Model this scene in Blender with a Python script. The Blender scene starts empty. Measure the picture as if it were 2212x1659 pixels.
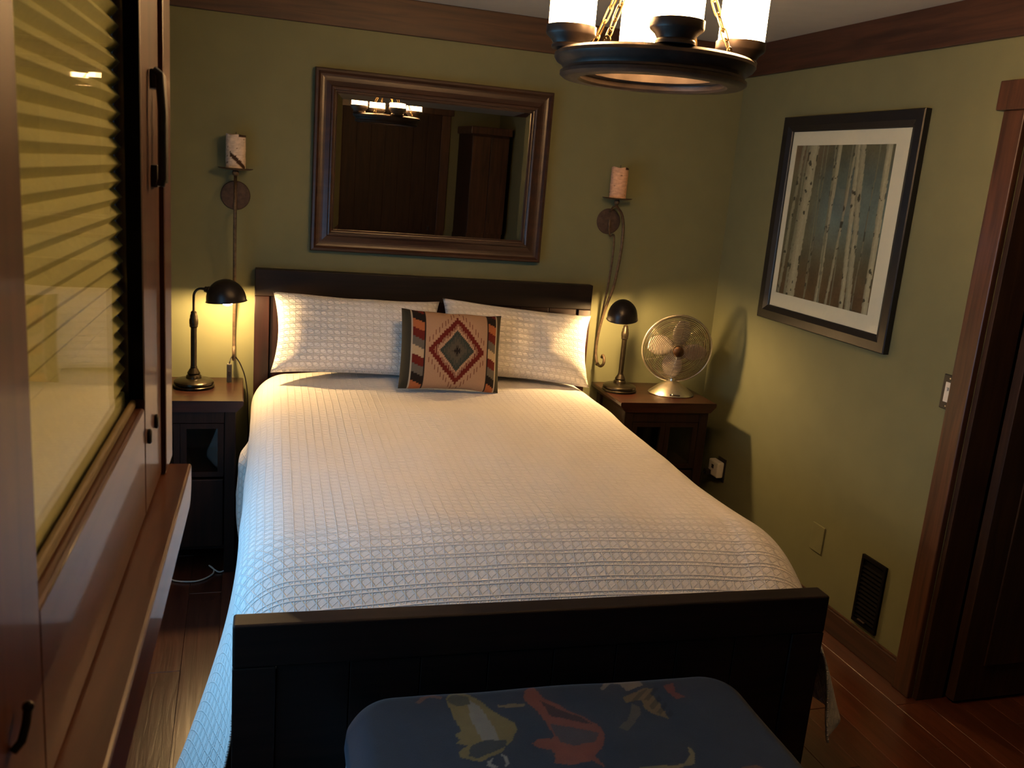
import bpy, bmesh, math, random
from math import sin, cos, pi, sqrt
from mathutils import Vector, Matrix, noise

scene = bpy.context.scene
COL = scene.collection
random.seed(7)

# ------------------------------------------------------------------ camera
CAM = Vector((-0.8684, -4.1873, 1.7641))
VF = Vector((0.29401513, 0.92899239, -0.22478488))
VR = Vector((0.95574013, -0.28310135, 0.08009014))
VU = Vector((-0.01076622, 0.23838364, 0.97111139))
cd = bpy.data.cameras.new('camera')
cd.sensor_width = 36.0
cd.lens = 1924.19 / 2212 * 36
cd.clip_start = 0.01
cd.dof.use_dof = True
cd.dof.focus_distance = 3.3
cd.dof.aperture_fstop = 18
cam = bpy.data.objects.new('camera', cd)
cam.matrix_world = Matrix(((VR.x, VU.x, -VF.x, CAM.x), (VR.y, VU.y, -VF.y, CAM.y), (VR.z, VU.z, -VF.z, CAM.z), (0, 0, 0, 1)))
COL.objects.link(cam)
scene.camera = cam

# ------------------------------------------------------------------ daylight, exposure
SKY = 5.2
world = bpy.data.worlds.new('evening_sky')
scene.world = world
world.use_nodes = True
wb = world.node_tree.nodes['Background']
wb.inputs[0].default_value = (0.25, 0.58, 1.0, 1)
wb.inputs[1].default_value = SKY
scene.view_settings.view_transform = 'Standard'
scene.view_settings.look = 'None'
scene.view_settings.gamma = 1.0
scene.view_settings.use_curve_mapping = False
scene.view_settings.exposure = 0.0
# window in the left wall (outside the frame): portal for the sky light
WY0, WY1, WZ0, WZ1 = -2.90, -1.25, 0.50, 1.68
pd = bpy.data.lights.new('window_portal', 'AREA')
pd.shape = 'RECTANGLE'; pd.size = WY1 - WY0; pd.size_y = WZ1 - WZ0
pd.cycles.is_portal = True
po = bpy.data.objects.new('window_portal', pd)
po.location = (-1.58, (WY0 + WY1) / 2, (WZ0 + WZ1) / 2)
po.rotation_euler = (pi / 2, 0, -pi / 2)
COL.objects.link(po)
LAMP_L = 1300.0      # radiance of the desk lamp bulbs
CANDLE_L = 96.0     # radiance of the chandelier glasses
WARM = (1.0, 0.61, 0.25, 1)

# ------------------------------------------------------------------ materials
def mat(name):
    m = bpy.data.materials.new(name); m.use_nodes = True
    nt = m.node_tree
    return m, nt, nt.nodes['Principled BSDF']

def lk(nt, a, b): nt.links.new(a, b)

def node(nt, t, **kw):
    n = nt.nodes.new(t)
    for k, v in kw.items(): setattr(n, k, v)
    return n

def plain(name, c, rough=0.5, metal=0.0, var=0.12, scale=30, bump=0.0, coat=0.0, spec=0.5):
    m, nt, b = mat(name)
    tc = node(nt, 'ShaderNodeTexCoord'); nz = node(nt, 'ShaderNodeTexNoise')
    nz.inputs['Scale'].default_value = scale; nz.inputs['Detail'].default_value = 4
    lk(nt, tc.outputs['Object'], nz.inputs['Vector'])
    r = node(nt, 'ShaderNodeValToRGB')
    r.color_ramp.elements[0].position = 0.3; r.color_ramp.elements[1].position = 0.7
    r.color_ramp.elements[0].color = (*[x * (1 - var) for x in c], 1)
    r.color_ramp.elements[1].color = (*[min(1, x * (1 + var)) for x in c], 1)
    lk(nt, nz.outputs['Fac'], r.inputs[0]); lk(nt, r.outputs[0], b.inputs['Base Color'])
    b.inputs['Roughness'].default_value = rough; b.inputs['Metallic'].default_value = metal
    b.inputs['Coat Weight'].default_value = coat; b.inputs['Coat Roughness'].default_value = 0.12
    if bump:
        bp = node(nt, 'ShaderNodeBump'); bp.inputs['Strength'].default_value = bump; bp.inputs['Distance'].default_value = 0.004
        lk(nt, nz.outputs['Fac'], bp.inputs['Height']); lk(nt, bp.outputs[0], b.inputs['Normal'])
    b.inputs['Specular IOR Level'].default_value = spec
    return m

def wood(name, c1, c2, rough=0.35, axis='Z', scale=1.0, bump=0.05, coat=0.3, rnd=0.0, coatr=0.15, spec=0.5):
    m, nt, b = mat(name)
    tc = node(nt, 'ShaderNodeTexCoord'); mp = node(nt, 'ShaderNodeMapping')
    s = {'X': (1.2, 18, 18), 'Y': (18, 1.2, 18), 'Z': (18, 18, 1.2)}[axis]
    mp.inputs['Scale'].default_value = [x * scale for x in s]
    lk(nt, tc.outputs['Object'], mp.inputs['Vector'])
    nz = node(nt, 'ShaderNodeTexNoise'); nz.inputs['Scale'].default_value = 2.2; nz.inputs['Detail'].default_value = 6
    nz.inputs['Distortion'].default_value = 0.8
    oi = node(nt, 'ShaderNodeObjectInfo')
    lk(nt, mp.outputs[0], nz.inputs['Vector'])
    r = node(nt, 'ShaderNodeValToRGB')
    r.color_ramp.elements[0].position = 0.32; r.color_ramp.elements[1].position = 0.68
    r.color_ramp.elements[0].color = (*c1, 1); r.color_ramp.elements[1].color = (*c2, 1)
    lk(nt, nz.outputs['Fac'], r.inputs[0])
    if rnd:
        hs = node(nt, 'ShaderNodeHueSaturation')
        mr = node(nt, 'ShaderNodeMapRange'); mr.inputs['To Min'].default_value = 1 - rnd; mr.inputs['To Max'].default_value = 1 + rnd
        lk(nt, oi.outputs['Random'], mr.inputs['Value']); lk(nt, mr.outputs[0], hs.inputs['Value'])
        lk(nt, r.outputs[0], hs.inputs['Color']); lk(nt, hs.outputs[0], b.inputs['Base Color'])
    else:
        lk(nt, r.outputs[0], b.inputs['Base Color'])
    b.inputs['Roughness'].default_value = rough; b.inputs['Specular IOR Level'].default_value = spec
    b.inputs['Coat Weight'].default_value = coat; b.inputs['Coat Roughness'].default_value = coatr
    bp = node(nt, 'ShaderNodeBump'); bp.inputs['Strength'].default_value = bump; bp.inputs['Distance'].default_value = 0.003
    lk(nt, nz.outputs['Fac'], bp.inputs['Height']); lk(nt, bp.outputs[0], b.inputs['Normal'])
    return m

def attr_mat(name, rough=0.85, bump=0.15, bscale=400, sheen=0.0, spec=0.3):
    m, nt, b = mat(name)
    a = node(nt, 'ShaderNodeVertexColor', layer_name='Col')
    tc = node(nt, 'ShaderNodeTexCoord'); nz = node(nt, 'ShaderNodeTexNoise')
    nz.inputs['Scale'].default_value = bscale; nz.inputs['Detail'].default_value = 2
    lk(nt, tc.outputs['Object'], nz.inputs['Vector'])
    mx = node(nt, 'ShaderNodeMix', data_type='RGBA', blend_type='MULTIPLY'); mx.inputs[0].default_value = 0.35
    lk(nt, a.outputs['Color'], mx.inputs[6]); lk(nt, nz.outputs['Fac'], mx.inputs[7])
    lk(nt, mx.outputs[2], b.inputs['Base Color'])
    b.inputs['Roughness'].default_value = rough; b.inputs['Specular IOR Level'].default_value = spec
    b.inputs['Sheen Weight'].default_value = sheen
    bp = node(nt, 'ShaderNodeBump'); bp.inputs['Strength'].default_value = bump; bp.inputs['Distance'].default_value = 0.002
    lk(nt, nz.outputs['Fac'], bp.inputs['Height']); lk(nt, bp.outputs[0], b.inputs['Normal'])
    return m

def emit(name, c, s):
    m, nt, b = mat(name)
    b.inputs['Base Color'].default_value = (0.9, 0.85, 0.75, 1)
    b.inputs['Emission Color'].default_value = c; b.inputs['Emission Strength'].default_value = s
    nz = node(nt, 'ShaderNodeTexNoise'); nz.inputs['Scale'].default_value = 60
    mr = node(nt, 'ShaderNodeMapRange'); mr.inputs['To Min'].default_value = 0.35; mr.inputs['To Max'].default_value = 0.5
    lk(nt, nz.outputs['Fac'], mr.inputs['Value']); lk(nt, mr.outputs[0], b.inputs['Roughness'])
    return m

def glass_pane(name, tint=(0.92, 0.95, 0.93), ior=1.5, smudge=0.02):
    m, nt, b = mat(name)
    nt.nodes.remove(b)
    out = nt.nodes['Material Output']
    tr = node(nt, 'ShaderNodeBsdfTransparent'); tr.inputs[0].default_value = (*tint, 1)
    gl = node(nt, 'ShaderNodeBsdfGlossy'); gl.inputs['Roughness'].default_value = smudge
    # Schlick reflectance, the same from both sides of the sheet
    lw = node(nt, 'ShaderNodeLayerWeight'); lw.inputs['Blend'].default_value = 0.5
    pw = node(nt, 'ShaderNodeMath', operation='POWER'); pw.inputs[1].default_value = 5.0
    ma = node(nt, 'ShaderNodeMath', operation='MULTIPLY_ADD'); ma.inputs[1].default_value = 0.45; ma.inputs[2].default_value = 0.028
    lk(nt, lw.outputs['Facing'], pw.inputs[0]); lk(nt, pw.outputs[0], ma.inputs[0])
    mx = node(nt, 'ShaderNodeMixShader')
    lk(nt, ma.outputs[0], mx.inputs[0]); lk(nt, tr.outputs[0], mx.inputs[1]); lk(nt, gl.outputs[0], mx.inputs[2])
    lk(nt, mx.outputs[0], out.inputs['Surface'])
    return m

def weave(name, c, P=0.0285, strength=0.75, dist=0.005):
    """white cotton with a raised cane-work pattern, laid out in metres on the UV map"""
    m, nt, b = mat(name)
    uv = node(nt, 'ShaderNodeUVMap', uv_map='UVMap')
    sp = node(nt, 'ShaderNodeSeparateXYZ'); lk(nt, uv.outputs[0], sp.inputs[0])
    def mth(op, a, bb=None, c3=None):
        n = node(nt, 'ShaderNodeMath', operation=op)
        for i, v in enumerate((a, bb, c3)):
            if v is None: continue
            if isinstance(v, (int, float)): n.inputs[i].default_value = v
            else: lk(nt, v, n.inputs[i])
        return n.outputs[0]
    U = mth('MULTIPLY', sp.outputs[0], 1 / P); V = mth('MULTIPLY', sp.outputs[1], 1 / P)
    def ridge(val, off, w):
        d = mth('PINGPONG', mth('ADD', val, off), 0.5)
        mr = node(nt, 'ShaderNodeMapRange', interpolation_type='SMOOTHSTEP')
        lk(nt, d, mr.inputs['Value']); mr.inputs['From Min'].default_value = 0.0; mr.inputs['From Max'].default_value = w
        mr.inputs['To Min'].default_value = 1.0; mr.inputs['To Max'].default_value = 0.0
        return mr.outputs[0]
    h = ridge(V, 0.13, 0.09)
    h = mth('MAXIMUM', h, ridge(V, -0.13, 0.09))
    h = mth('MAXIMUM', h, mth('MULTIPLY', ridge(U, 0.0, 0.09), 0.7))
    h = mth('MAXIMUM', h, mth('MULTIPLY', ridge(mth('ADD', U, V), 0.5, 0.12), 0.8))
    h = mth('MAXIMUM', h, mth('MULTIPLY', ridge(mth('SUBTRACT', U, mth('MULTIPLY', V, 2.0)), 0.25, 0.10), 0.35))
    tc = node(nt, 'ShaderNodeTexCoord'); nz = node(nt, 'ShaderNodeTexNoise'); nz.inputs['Scale'].default_value = 260
    lk(nt, tc.outputs['Object'], nz.inputs['Vector'])
    h = mth('ADD', h, mth('MULTIPLY', nz.outputs['Fac'], 0.25))
    bp = node(nt, 'ShaderNodeBump'); bp.inputs['Strength'].default_value = strength; bp.inputs['Distance'].default_value = dist
    lk(nt, h, bp.inputs['Height']); lk(nt, bp.outputs[0], b.inputs['Normal'])
    b.inputs['Base Color'].default_value = (*c, 1)
    b.inputs['Roughness'].default_value = 0.9; b.inputs['Specular IOR Level'].default_value = 0.15
    return m

M = {}
M['wall'] = plain('sage_green_paint', (0.142, 0.146, 0.074), 0.85, var=0.035, scale=8, bump=0.05)
M['ceil'] = plain('ceiling_paint', (0.42, 0.41, 0.37), 0.9, var=0.03, scale=12)
M['crown'] = wood('dark_stained_trim', (0.024, 0.010, 0.005), (0.064, 0.026, 0.012), 0.55, 'X', coat=0.1)
M['crown_y'] = wood('dark_stained_trim_y', (0.026, 0.010, 0.006), (0.060, 0.024, 0.013), 0.5, 'Y', coat=0.1)
M['case'] = wood('walnut_casing', (0.030, 0.011, 0.005), (0.088, 0.034, 0.016), 0.45, 'Z', coat=0.1)
M['doorwood'] = wood('dark_door_wood', (0.018, 0.008, 0.004), (0.040, 0.018, 0.008), 0.6, 'Z', coat=0.0, spec=0.3)
M['cherry'] = wood('varnished_cherry', (0.048, 0.012, 0.0045), (0.098, 0.028, 0.0095), 0.40, 'Y', spec=0.25, coat=0.36, bump=0.004, coatr=0.06)
M['cherry_z'] = wood('varnished_cherry_z', (0.048, 0.012, 0.0045), (0.098, 0.028, 0.0095), 0.40, 'Z', spec=0.25, coat=0.32, bump=0.004, coatr=0.06)
M['espresso'] = wood('espresso_wood', (0.005, 0.003, 0.0025), (0.012, 0.006, 0.0045), 0.5, 'X', coat=0.0, bump=0.02, spec=0.22)
M['mahog'] = wood('mahogany_red', (0.008, 0.0026, 0.002), (0.020, 0.0055, 0.004), 0.45, 'Z', coat=0.0, spec=0.3, bump=0.02)
M['nstand'] = wood('worn_nightstand_wood', (0.010, 0.003, 0.0022), (0.034, 0.009, 0.004), 0.33, 'X', coat=0.2, bump=0.15, spec=0.4)
M['nstand_dark'] = wood('nightstand_body_wood', (0.007, 0.0035, 0.0025), (0.020, 0.008, 0.005), 0.5, 'Z', coat=0.0, spec=0.25)
M['bronze'] = plain('dark_bronze', (0.030, 0.023, 0.014), 0.30, 0.85, 0.2, 60)
M['blackmetal'] = plain('black_lamp_enamel', (0.014, 0.010, 0.009), 0.35, 0.3, 0.2, 60)
M['iron'] = plain('aged_iron', (0.090, 0.060, 0.035), 0.6, 0.5, 0.35, 70, bump=0.15)
M['platerust'] = plain('rusted_plate', (0.055, 0.034, 0.026), 0.75, 0.2, 0.35, 60, bump=0.1)
M['nickel'] = plain('brushed_nickel', (0.72, 0.66, 0.54), 0.30, 1.0, 0.06, 120)
M['chrome'] = plain('fan_wire', (0.80, 0.74, 0.62), 0.22, 1.0, 0.05, 50)
M['blade'] = plain('fan_blade', (0.38, 0.33, 0.28), 0.42, 0.3, 0.05, 30)
M['hoop'] = plain('chandelier_bronze', (0.050, 0.036, 0.028), 0.42, 0.55, 0.25, 30)
M['chain'] = plain('aged_brass_chain', (0.16, 0.11, 0.045), 0.4, 0.9, 0.2, 60)
M['candleglass'] = emit('lit_candle_glass', (1.0, 0.56, 0.23, 1), CANDLE_L)
M['bulb'] = emit('lamp_bulb', WARM, LAMP_L)
M['black'] = plain('black_plastic', (0.010, 0.009, 0.009), 0.45, 0, 0.2, 50)
M['white'] = plain('white_plastic', (0.62, 0.60, 0.55), 0.4, 0, 0.04, 40)
M['mframe'] = wood('mirror_frame_wood', (0.020, 0.008, 0.004), (0.044, 0.017, 0.008), 0.42, 'X', coat=0.06, bump=0.03)
M['pframe'] = plain('black_picture_frame', (0.007, 0.007, 0.009), 0.42, 0, 0.2, 30, coat=0.0)
M['mat'] = plain('cream_mat_board', (0.74, 0.68, 0.62), 0.9, 0, 0.02, 60)
M['glass'] = glass_pane('clear_glass')
M['spread'] = weave('white_cane_weave_spread', (0.90, 0.87, 0.84))
M['sham'] = weave('white_cane_weave_sham', (0.84, 0.80, 0.76), P=0.0285, strength=0.9)
M['shade'] = plain('olive_pleated_fabric', (0.74, 0.66, 0.30), 0.9, 0, 0.05, 150, bump=0.1)
M['kilim'] = attr_mat('kilim_wool', 0.95, 0.3, 500)
M['otto'] = attr_mat('printed_blue_fabric', 0.95, 0.3, 600, sheen=0.15)
M['art'] = attr_mat('birch_print', 0.7, 0.0, 90)
M['bark'] = attr_mat('birch_bark', 0.85, 0.4, 120)
M['otside'] = plain('pale_band_fabric', (0.55, 0.58, 0.60), 0.9, 0, 0.05, 200)
m, nt, b = mat('silvered_mirror'); M['mirror'] = m
b.inputs['Base Color'].default_value = (0.50, 0.48, 0.44, 1); b.inputs['Metallic'].default_value = 1.0
nzm = node(nt, 'ShaderNodeTexNoise'); nzm.inputs['Scale'].default_value = 6
mrm = node(nt, 'ShaderNodeMapRange'); mrm.inputs['To Min'].default_value = 0.0; mrm.inputs['To Max'].default_value = 0.02
lk(nt, nzm.outputs['Fac'], mrm.inputs['Value']); lk(nt, mrm.outputs[0], b.inputs['Roughness'])
# hand-scraped floor planks
M['plank'] = wood('scraped_floor_plank', (0.052, 0.015, 0.008), (0.104, 0.031, 0.016), 0.30, 'Y', coat=0.6, bump=0.5, rnd=0.22, coatr=0.22)
M['subfloor'] = plain('dark_plank_joint', (0.05, 0.025, 0.015), 0.7)

# ------------------------------------------------------------------ mesh helpers
class MB:
    def __init__(s): s.v = []; s.f = []; s.sm = []; s.uv = None
    def add(s, vs, fs, smooth=False):
        o = len(s.v); s.v += [tuple(p) for p in vs]
        s.f += [tuple(i + o for i in f) for f in fs]; s.sm += [smooth] * len(fs)
        return s
    def box(s, x0, x1, y0, y1, z0, z1):
        vs = [(x, y, z) for z in (z0, z1) for y in (y0, y1) for x in (x0, x1)]
        return s.add(vs, [(0, 2, 3, 1), (4, 5, 7, 6), (0, 1, 5, 4), (2, 6, 7, 3), (0, 4, 6, 2), (1, 3, 7, 5)])
    def lathe(s, prof, n=40, c=(0, 0, 0), smooth=True, mtx=None, cap0=True, cap1=True, a0=0, a1=2 * pi):
        full = abs(a1 - a0 - 2 * pi) < 1e-6
        cnt = n if full else n + 1
        vs = []; fs = []
        for r, z in prof:
            for i in range(cnt):
                a = a0 + (a1 - a0) * i / n
                p = Vector((r * cos(a), r * sin(a), z))
                if mtx is not None: p = mtx @ p
                vs.append((p.x + c[0], p.y + c[1], p.z + c[2]))
        for k in range(len(prof) - 1):
            for i in range(n):
                j = (i + 1) % cnt
                fs.append((k * cnt + i, k * cnt + j, (k + 1) * cnt + j, (k + 1) * cnt + i))
        s.add(vs, fs, smooth)
        o = len(s.v) - len(vs)
        if full and cap0 and prof[0][0] > 1e-5:
            s.f.append(tuple(o + i for i in reversed(range(cnt)))); s.sm.append(False)
        if full and cap1 and prof[-1][0] > 1e-5:
            s.f.append(tuple(o + (len(prof) - 1) * cnt + i for i in range(cnt))); s.sm.append(False)
        return s
    def tube(s, pts, r, n=8, closed=False, cap=True):
        pts = [Vector(p) for p in pts]; m = len(pts)
        rr = r if isinstance(r, (list, tuple)) else [r] * m
        T = []
        for i in range(m):
            if closed: t = pts[(i + 1) % m] - pts[i - 1]
            else: t = pts[min(i + 1, m - 1)] - pts[max(i - 1, 0)]
            T.append(t.normalized() if t.length > 1e-9 else Vector((0, 0, 1)))
        ref = Vector((0, 0, 1)) if abs(T[0].z) < 0.9 else Vector((1, 0, 0))
        N = T[0].cross(ref).normalized()
        vs = []
        for i in range(m):
            N = (N - T[i] * N.dot(T[i])).normalized()
            B = T[i].cross(N)
            for k in range(n):
                a = 2 * pi * k / n
                vs.append(pts[i] + (N * cos(a) + B * sin(a)) * rr[i])
        fs = []
        for i in range(m if closed else m - 1):
            i2 = (i + 1) % m
            for k in range(n):
                k2 = (k + 1) % n
                fs.append((i * n + k, i * n + k2, i2 * n + k2, i2 * n + k))
        o = len(s.v); s.add(vs, fs, True)
        if cap and not closed:
            s.f.append(tuple(o + k for k in reversed(range(n)))); s.sm.append(False)
            s.f.append(tuple(o + (m - 1) * n + k for k in range(n))); s.sm.append(False)
        return s
    def sphere(s, c, r, n=16, sc=(1, 1, 1)):
        pr = [(r * sin(pi * i / 10), -r * cos(pi * i / 10)) for i in range(11)]
        vs = []; fs = []
        for rad, z in pr:
            for i in range(n):
                a = 2 * pi * i / n
                vs.append((c[0] + rad * cos(a) * sc[0], c[1] + rad * sin(a) * sc[1], c[2] + z * sc[2]))
        for k in range(10):
            for i in range(n):
                j = (i + 1) % n
                fs.append((k * n + i, k * n + j, (k + 1) * n + j, (k + 1) * n + i))
        return s.add(vs, fs, True)
    def prism(s, poly, axis, a, b):
        """poly = 2D points; axis 'x','y','z' = extrusion axis"""
        def P(p, t):
            return {'x': (t, p[0], p[1]), 'y': (p[0], t, p[1]), 'z': (p[0], p[1], t)}[axis]
        n = len(poly)
        vs = [P(p, a) for p in poly] + [P(p, b) for p in poly]
        fs = [tuple(reversed(range(n))), tuple(range(n, 2 * n))] + [(i, (i + 1) % n, n + (i + 1) % n, n + i) for i in range(n)]
        return s.add(vs, fs)
    def grid(s, fn, nu, nv, smooth=True):
        vs = [fn(i / nu, j / nv) for j in range(nv + 1) for i in range(nu + 1)]
        fs = [(j * (nu + 1) + i, j * (nu + 1) + i + 1, (j + 1) * (nu + 1) + i + 1, (j + 1) * (nu + 1) + i) for j in range(nv) for i in range(nu)]
        return s.add(vs, fs, smooth)
    def mesh(s, name):
        me = bpy.data.meshes.new(name)
        me.from_pydata(s.v, [], s.f)
        me.polygons.foreach_set('use_smooth', s.sm)
        bm = bmesh.new(); bm.from_mesh(me)
        bmesh.ops.recalc_face_normals(bm, faces=bm.faces)
        bm.to_mesh(me); bm.free()
        if any(s.sm): me.set_sharp_from_angle(angle=math.radians(36))
        me.update()
        return me
    def build(s, name, m, parent=None, bev=0, loc=(0, 0, 0), rot=(0, 0, 0), seg=2):
        me = s.mesh(name); me.materials.append(m)
        return put(name, me, parent, bev, loc, rot, seg)

def put(name, me, parent=None, bev=0, loc=(0, 0, 0), rot=(0, 0, 0), seg=2):
    o = bpy.data.objects.new(name, me); COL.objects.link(o)
    o.location = loc; o.rotation_euler = rot
    if parent is not None: o.parent = parent
    if bev:
        bm = o.modifiers.new('edge', 'BEVEL'); bm.width = bev; bm.segments = seg; bm.limit_method = 'ANGLE'; bm.angle_limit = math.radians(40)
    return o

def tag(o, label, cat, group=None):
    o['label'] = label; o['category'] = cat
    if group: o['group'] = group
    return o
def struct(o):
    o['kind'] = 'structure'; return o
def thing(name, label, cat, loc=(0, 0, 0), rot=(0, 0, 0), group=None):
    o = bpy.data.objects.new(name, None); o.empty_display_size = 0.05; COL.objects.link(o)
    o.location = loc; o.rotation_euler = rot
    return tag(o, label, cat, group)
def copy_tree(o, parent=None):
    c = o.copy(); COL.objects.link(c); c.parent = parent
    for ch in list(o.children): copy_tree(ch, c)
    return c
def B(*a): return MB().box(*a)
def color_attr(me, fn):
    a = me.color_attributes.new('Col', 'FLOAT_COLOR', 'POINT')
    for i, v in enumerate(me.vertices):
        c = fn(i, v.co); a.data[i].color = (c[0], c[1], c[2], 1)
def nz(x, y, z=0.0): return noise.noise(Vector((x, y, z)))
def srgb(r, g, b):
    f = lambda c: ((c / 255 + 0.055) / 1.055) ** 2.4 if c > 10 else c / 255 / 12.92
    return (f(r), f(g), f(b))
def smooth(a, b, x):
    t = max(0, min(1, (x - a) / (b - a))); return t * t * (3 - 2 * t)
def inpoly(x, y, p):
    c = False; j = len(p) - 1
    for i in range(len(p)):
        if (p[i][1] > y) != (p[j][1] > y) and x < (p[j][0] - p[i][0]) * (y - p[i][1]) / (p[j][1] - p[i][1]) + p[i][0]: c = not c
        j = i
    return c

# ================================================================== ROOM SHELL
XL, XR, YR, H = -1.50, 1.548, -5.0, 2.489
PSI = 0.0348                      # the short wall beside the camera stands 2 degrees off square
LROT = (0, 0, -PSI); LORG = (CAM.x, CAM.y, 0)
def wl(n, u, z=0):                # point in that wall's own frame -> room
    return (CAM.x + n * cos(PSI) + u * sin(PSI), CAM.y - n * sin(PSI) + u * cos(PSI), z)

floor = struct(B(XL - .15, 3.0, YR - .15, .15, -.10, -.012).build('floor', M['subfloor']))
# planks: one mesh of unit length, scaled along y
pm = MB(); w2, e = 0.0622, 0.0014
vs = [(-w2, 0, -.012), (w2, 0, -.012), (w2, 1, -.012), (-w2, 1, -.012), (-w2, 0, -.0015), (w2, 0, -.0015), (w2, 1, -.0015), (-w2, 1, -.0015),
      (-w2 + e, .002, 0), (w2 - e, .002, 0), (w2 - e, .998, 0), (-w2 + e, .998, 0)]
pm.add(vs, [(0, 3, 2, 1), (8, 9, 10, 11)] + [(a + i, a + (i + 1) % 4, a + 4 + (i + 1) % 4, a + 4 + i) for a in (0, 4) for i in range(4)])
pme = pm.mesh('floor_plank'); pme.materials.append(M['plank'])
k = 0; x = -1.05 - 0.125 * 4 + .0625
while x < 2.95:
    y = YR - .1 - random.random() * 0.9
    if abs(x + .985) < .02: y = -.62 - 1.31 * 4
    while y < 0:
        L = random.uniform(0.75, 1.45)
        if abs(x + .985) < .02: L = 1.31
        ya, yb = max(y, YR - .1), min(y + L, 0.0)
        if yb - ya > .02:
            o = put('floor_plank', pme, floor); o.location = (x, ya, 0); o.scale = (1, yb - ya - .0012, 1)
        y += L
    x += 0.125; k += 1

struct(B(XL - .15, 3.0, YR - .15, .15, H, H + .1).build('ceiling', M['ceil']))
struct(B(XL - .15, XR + .15, 0, .12, 0, H).build('wall_back', M['wall']))
DY0, DY1, DH = -2.64, -1.802, 2.108   # doorway in the right wall
mb = MB(); mb.box(XR, XR + .12, DY1, 0, 0, H); mb.box(XR, XR + .12, YR - .1, DY0, 0, H); mb.box(XR, XR + .12, DY0, DY1, DH, H)
struct(mb.build('wall_right', M['wall']))
mb = MB(); mb.box(XL - .12, XL, WY1, 0, 0, H); mb.box(XL - .12, XL, -3.2, WY0, 0, H)
mb.box(XL - .12, XL, WY0, WY1, 0, WZ0); mb.box(XL - .12, XL, WY0, WY1, WZ1, H)
struct(mb.build('wall_left', M['wall']))
struct(B(XL - .15, XR + .15, YR - .12, YR, 0, H).build('wall_rear', M['wall']))
# short wall beside the camera, with the casement window
NU0, NU1, NZ0, NZ1 = 0.24, 1.049, 1.396, 2.17      # window opening
mb = MB(); n0, n1 = -.32, -.205
mb.box(n0, n1, NU1, 1.108, 0, H); mb.box(n0, n1, -.86, NU0, 0, H); mb.box(n0, n1, NU0, NU1, 0, NZ0 - .05); mb.box(n0, n1, NU0, NU1, NZ1, H)
mb.box(-.66, n0, .99, 1.108, 0, H)
struct(mb.build('wall_near_left', M['wall'], loc=LORG, rot=LROT))
# hall beyond the doorway
mb = MB(); mb.box(2.8, 2.9, -3.7, -.6, 0, H); mb.box(XR + .12, 2.9, -.7, -.6, 0, H); mb.box(XR + .12, 2.9, -3.7, -3.6, 0, H)
struct(mb.build('wall_hall', M['wall']))

# crown boards and baseboards
ZB = 2.341
struct(B(XL, XR, -.022, 0, ZB, H).build('trim_1', M['crown'], bev=.003))
struct(B(XR - .022, XR, YR, -.022, ZB, H).build('trim_2', M['crown_y'], bev=.003))
struct(B(XL, XL + .022, -3.05, -.022, ZB, H).build('trim_3', M['crown_y'], bev=.003))
struct(B(-.95, XR - .022, YR, YR + .022, ZB, H).build('trim_4', M['crown'], bev=.003))
def baseb(name, *a, m=M['crown']):
    return struct(B(*a).build(name, m, bev=.003))
baseb('baseboard_right', XR - .016, XR, -1.716, -.016, 0, .098, m=M['crown_y'])
baseb('baseboard_back', XL, XR, -.016, 0, 0, .098)
baseb('baseboard_left', XL, XL + .016, -3.05, -.016, 0, .098, m=M['crown_y'])
struct(B(XR - .008, XR, -1.716, -.016, .098, .106).build('trim_5', M['case'], bev=.002))

# doorway on the right: casing, jambs, door standing open into the hall
d1 = thing('door_1', 'dark doorway', 'door'); struct(d1)
del d1['label'], d1['category']
def dpart(name, *a, m=M['case'], bev=.004, parent=d1):
    return B(*a).build(name, m, parent, bev=bev)
dpart('casing', XR - .024, XR, DY1, -1.714, 0, DH)
dpart('casing', XR - .024, XR, DY0 - .088, DY0, 0, DH)
dpart('head_casing', XR - .034, XR, DY0 - .115, -1.688, DH, DH + .094)
dpart('jamb', XR, XR + .12, DY1 - .02, DY1 - .0005, 0, DH, m=M['doorwood'], bev=.002)
dpart('jamb', XR, XR + .12, DY0 + .0005, DY0 + .02, 0, DH, m=M['doorwood'], bev=.002)
dpart('jamb', XR, XR + .12, DY0 + .02, DY1 - .02, DH - .02, DH - .0005, m=M['doorwood'], bev=.002)
sl = dpart('door_slab', XR + .125, XR + .90, DY1 - .065, DY1 - .025, .012, DH - .03, m=M['doorwood'], bev=.003)
for z0, z1 in ((.15, .95), (1.1, 1.95)):
    for x0 in (XR + .23, XR + .56):
        B(x0, x0 + .25, DY1 - .071, DY1 - .064, z0, z1).build('door_panel', M['doorwood'], sl, bev=.005)
MB().lathe([(.026, 0), (.026, .006), (.010, .010), (.010, .035), (.026, .045), (.028, .06), (.018, .072), (0, .074)], 20,
           mtx=Matrix.Rotation(pi / 2, 3, 'X')).build('door_knob', M['bronze'], sl, loc=(XR + .83, DY1 - .065, 1.0))

# closet door on the rear wall and tall wardrobe beside it (seen in the mirror)
d2 = thing('door_2', 'x', 'x'); struct(d2); del d2['label'], d2['category']
for x0, x1 in ((-.12, -.03), (.95, 1.04)): B(x0, x1, YR, YR + .025, 0, 2.20).build('casing', M['case'], d2, bev=.004)
B(-.145, 1.065, YR, YR + .035, 2.20, 2.30).build('head_casing', M['case'], d2, bev=.004)
sl2 = B(-.03, .95, YR, YR + .018, .01, 2.20).build('door_slab', M['doorwood'], d2, bev=.003)
for j in range(7):
    B(-.025 + j * .139, -.025 + j * .139 + .136, YR + .018, YR + .024, .02, 2.19).build('door_board', M['doorwood'], sl2, bev=.002)
B(.86, .885, YR + .024, YR + .05, .98, 1.10).build('door_handle', M['blackmetal'], sl2, bev=.005)

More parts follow.
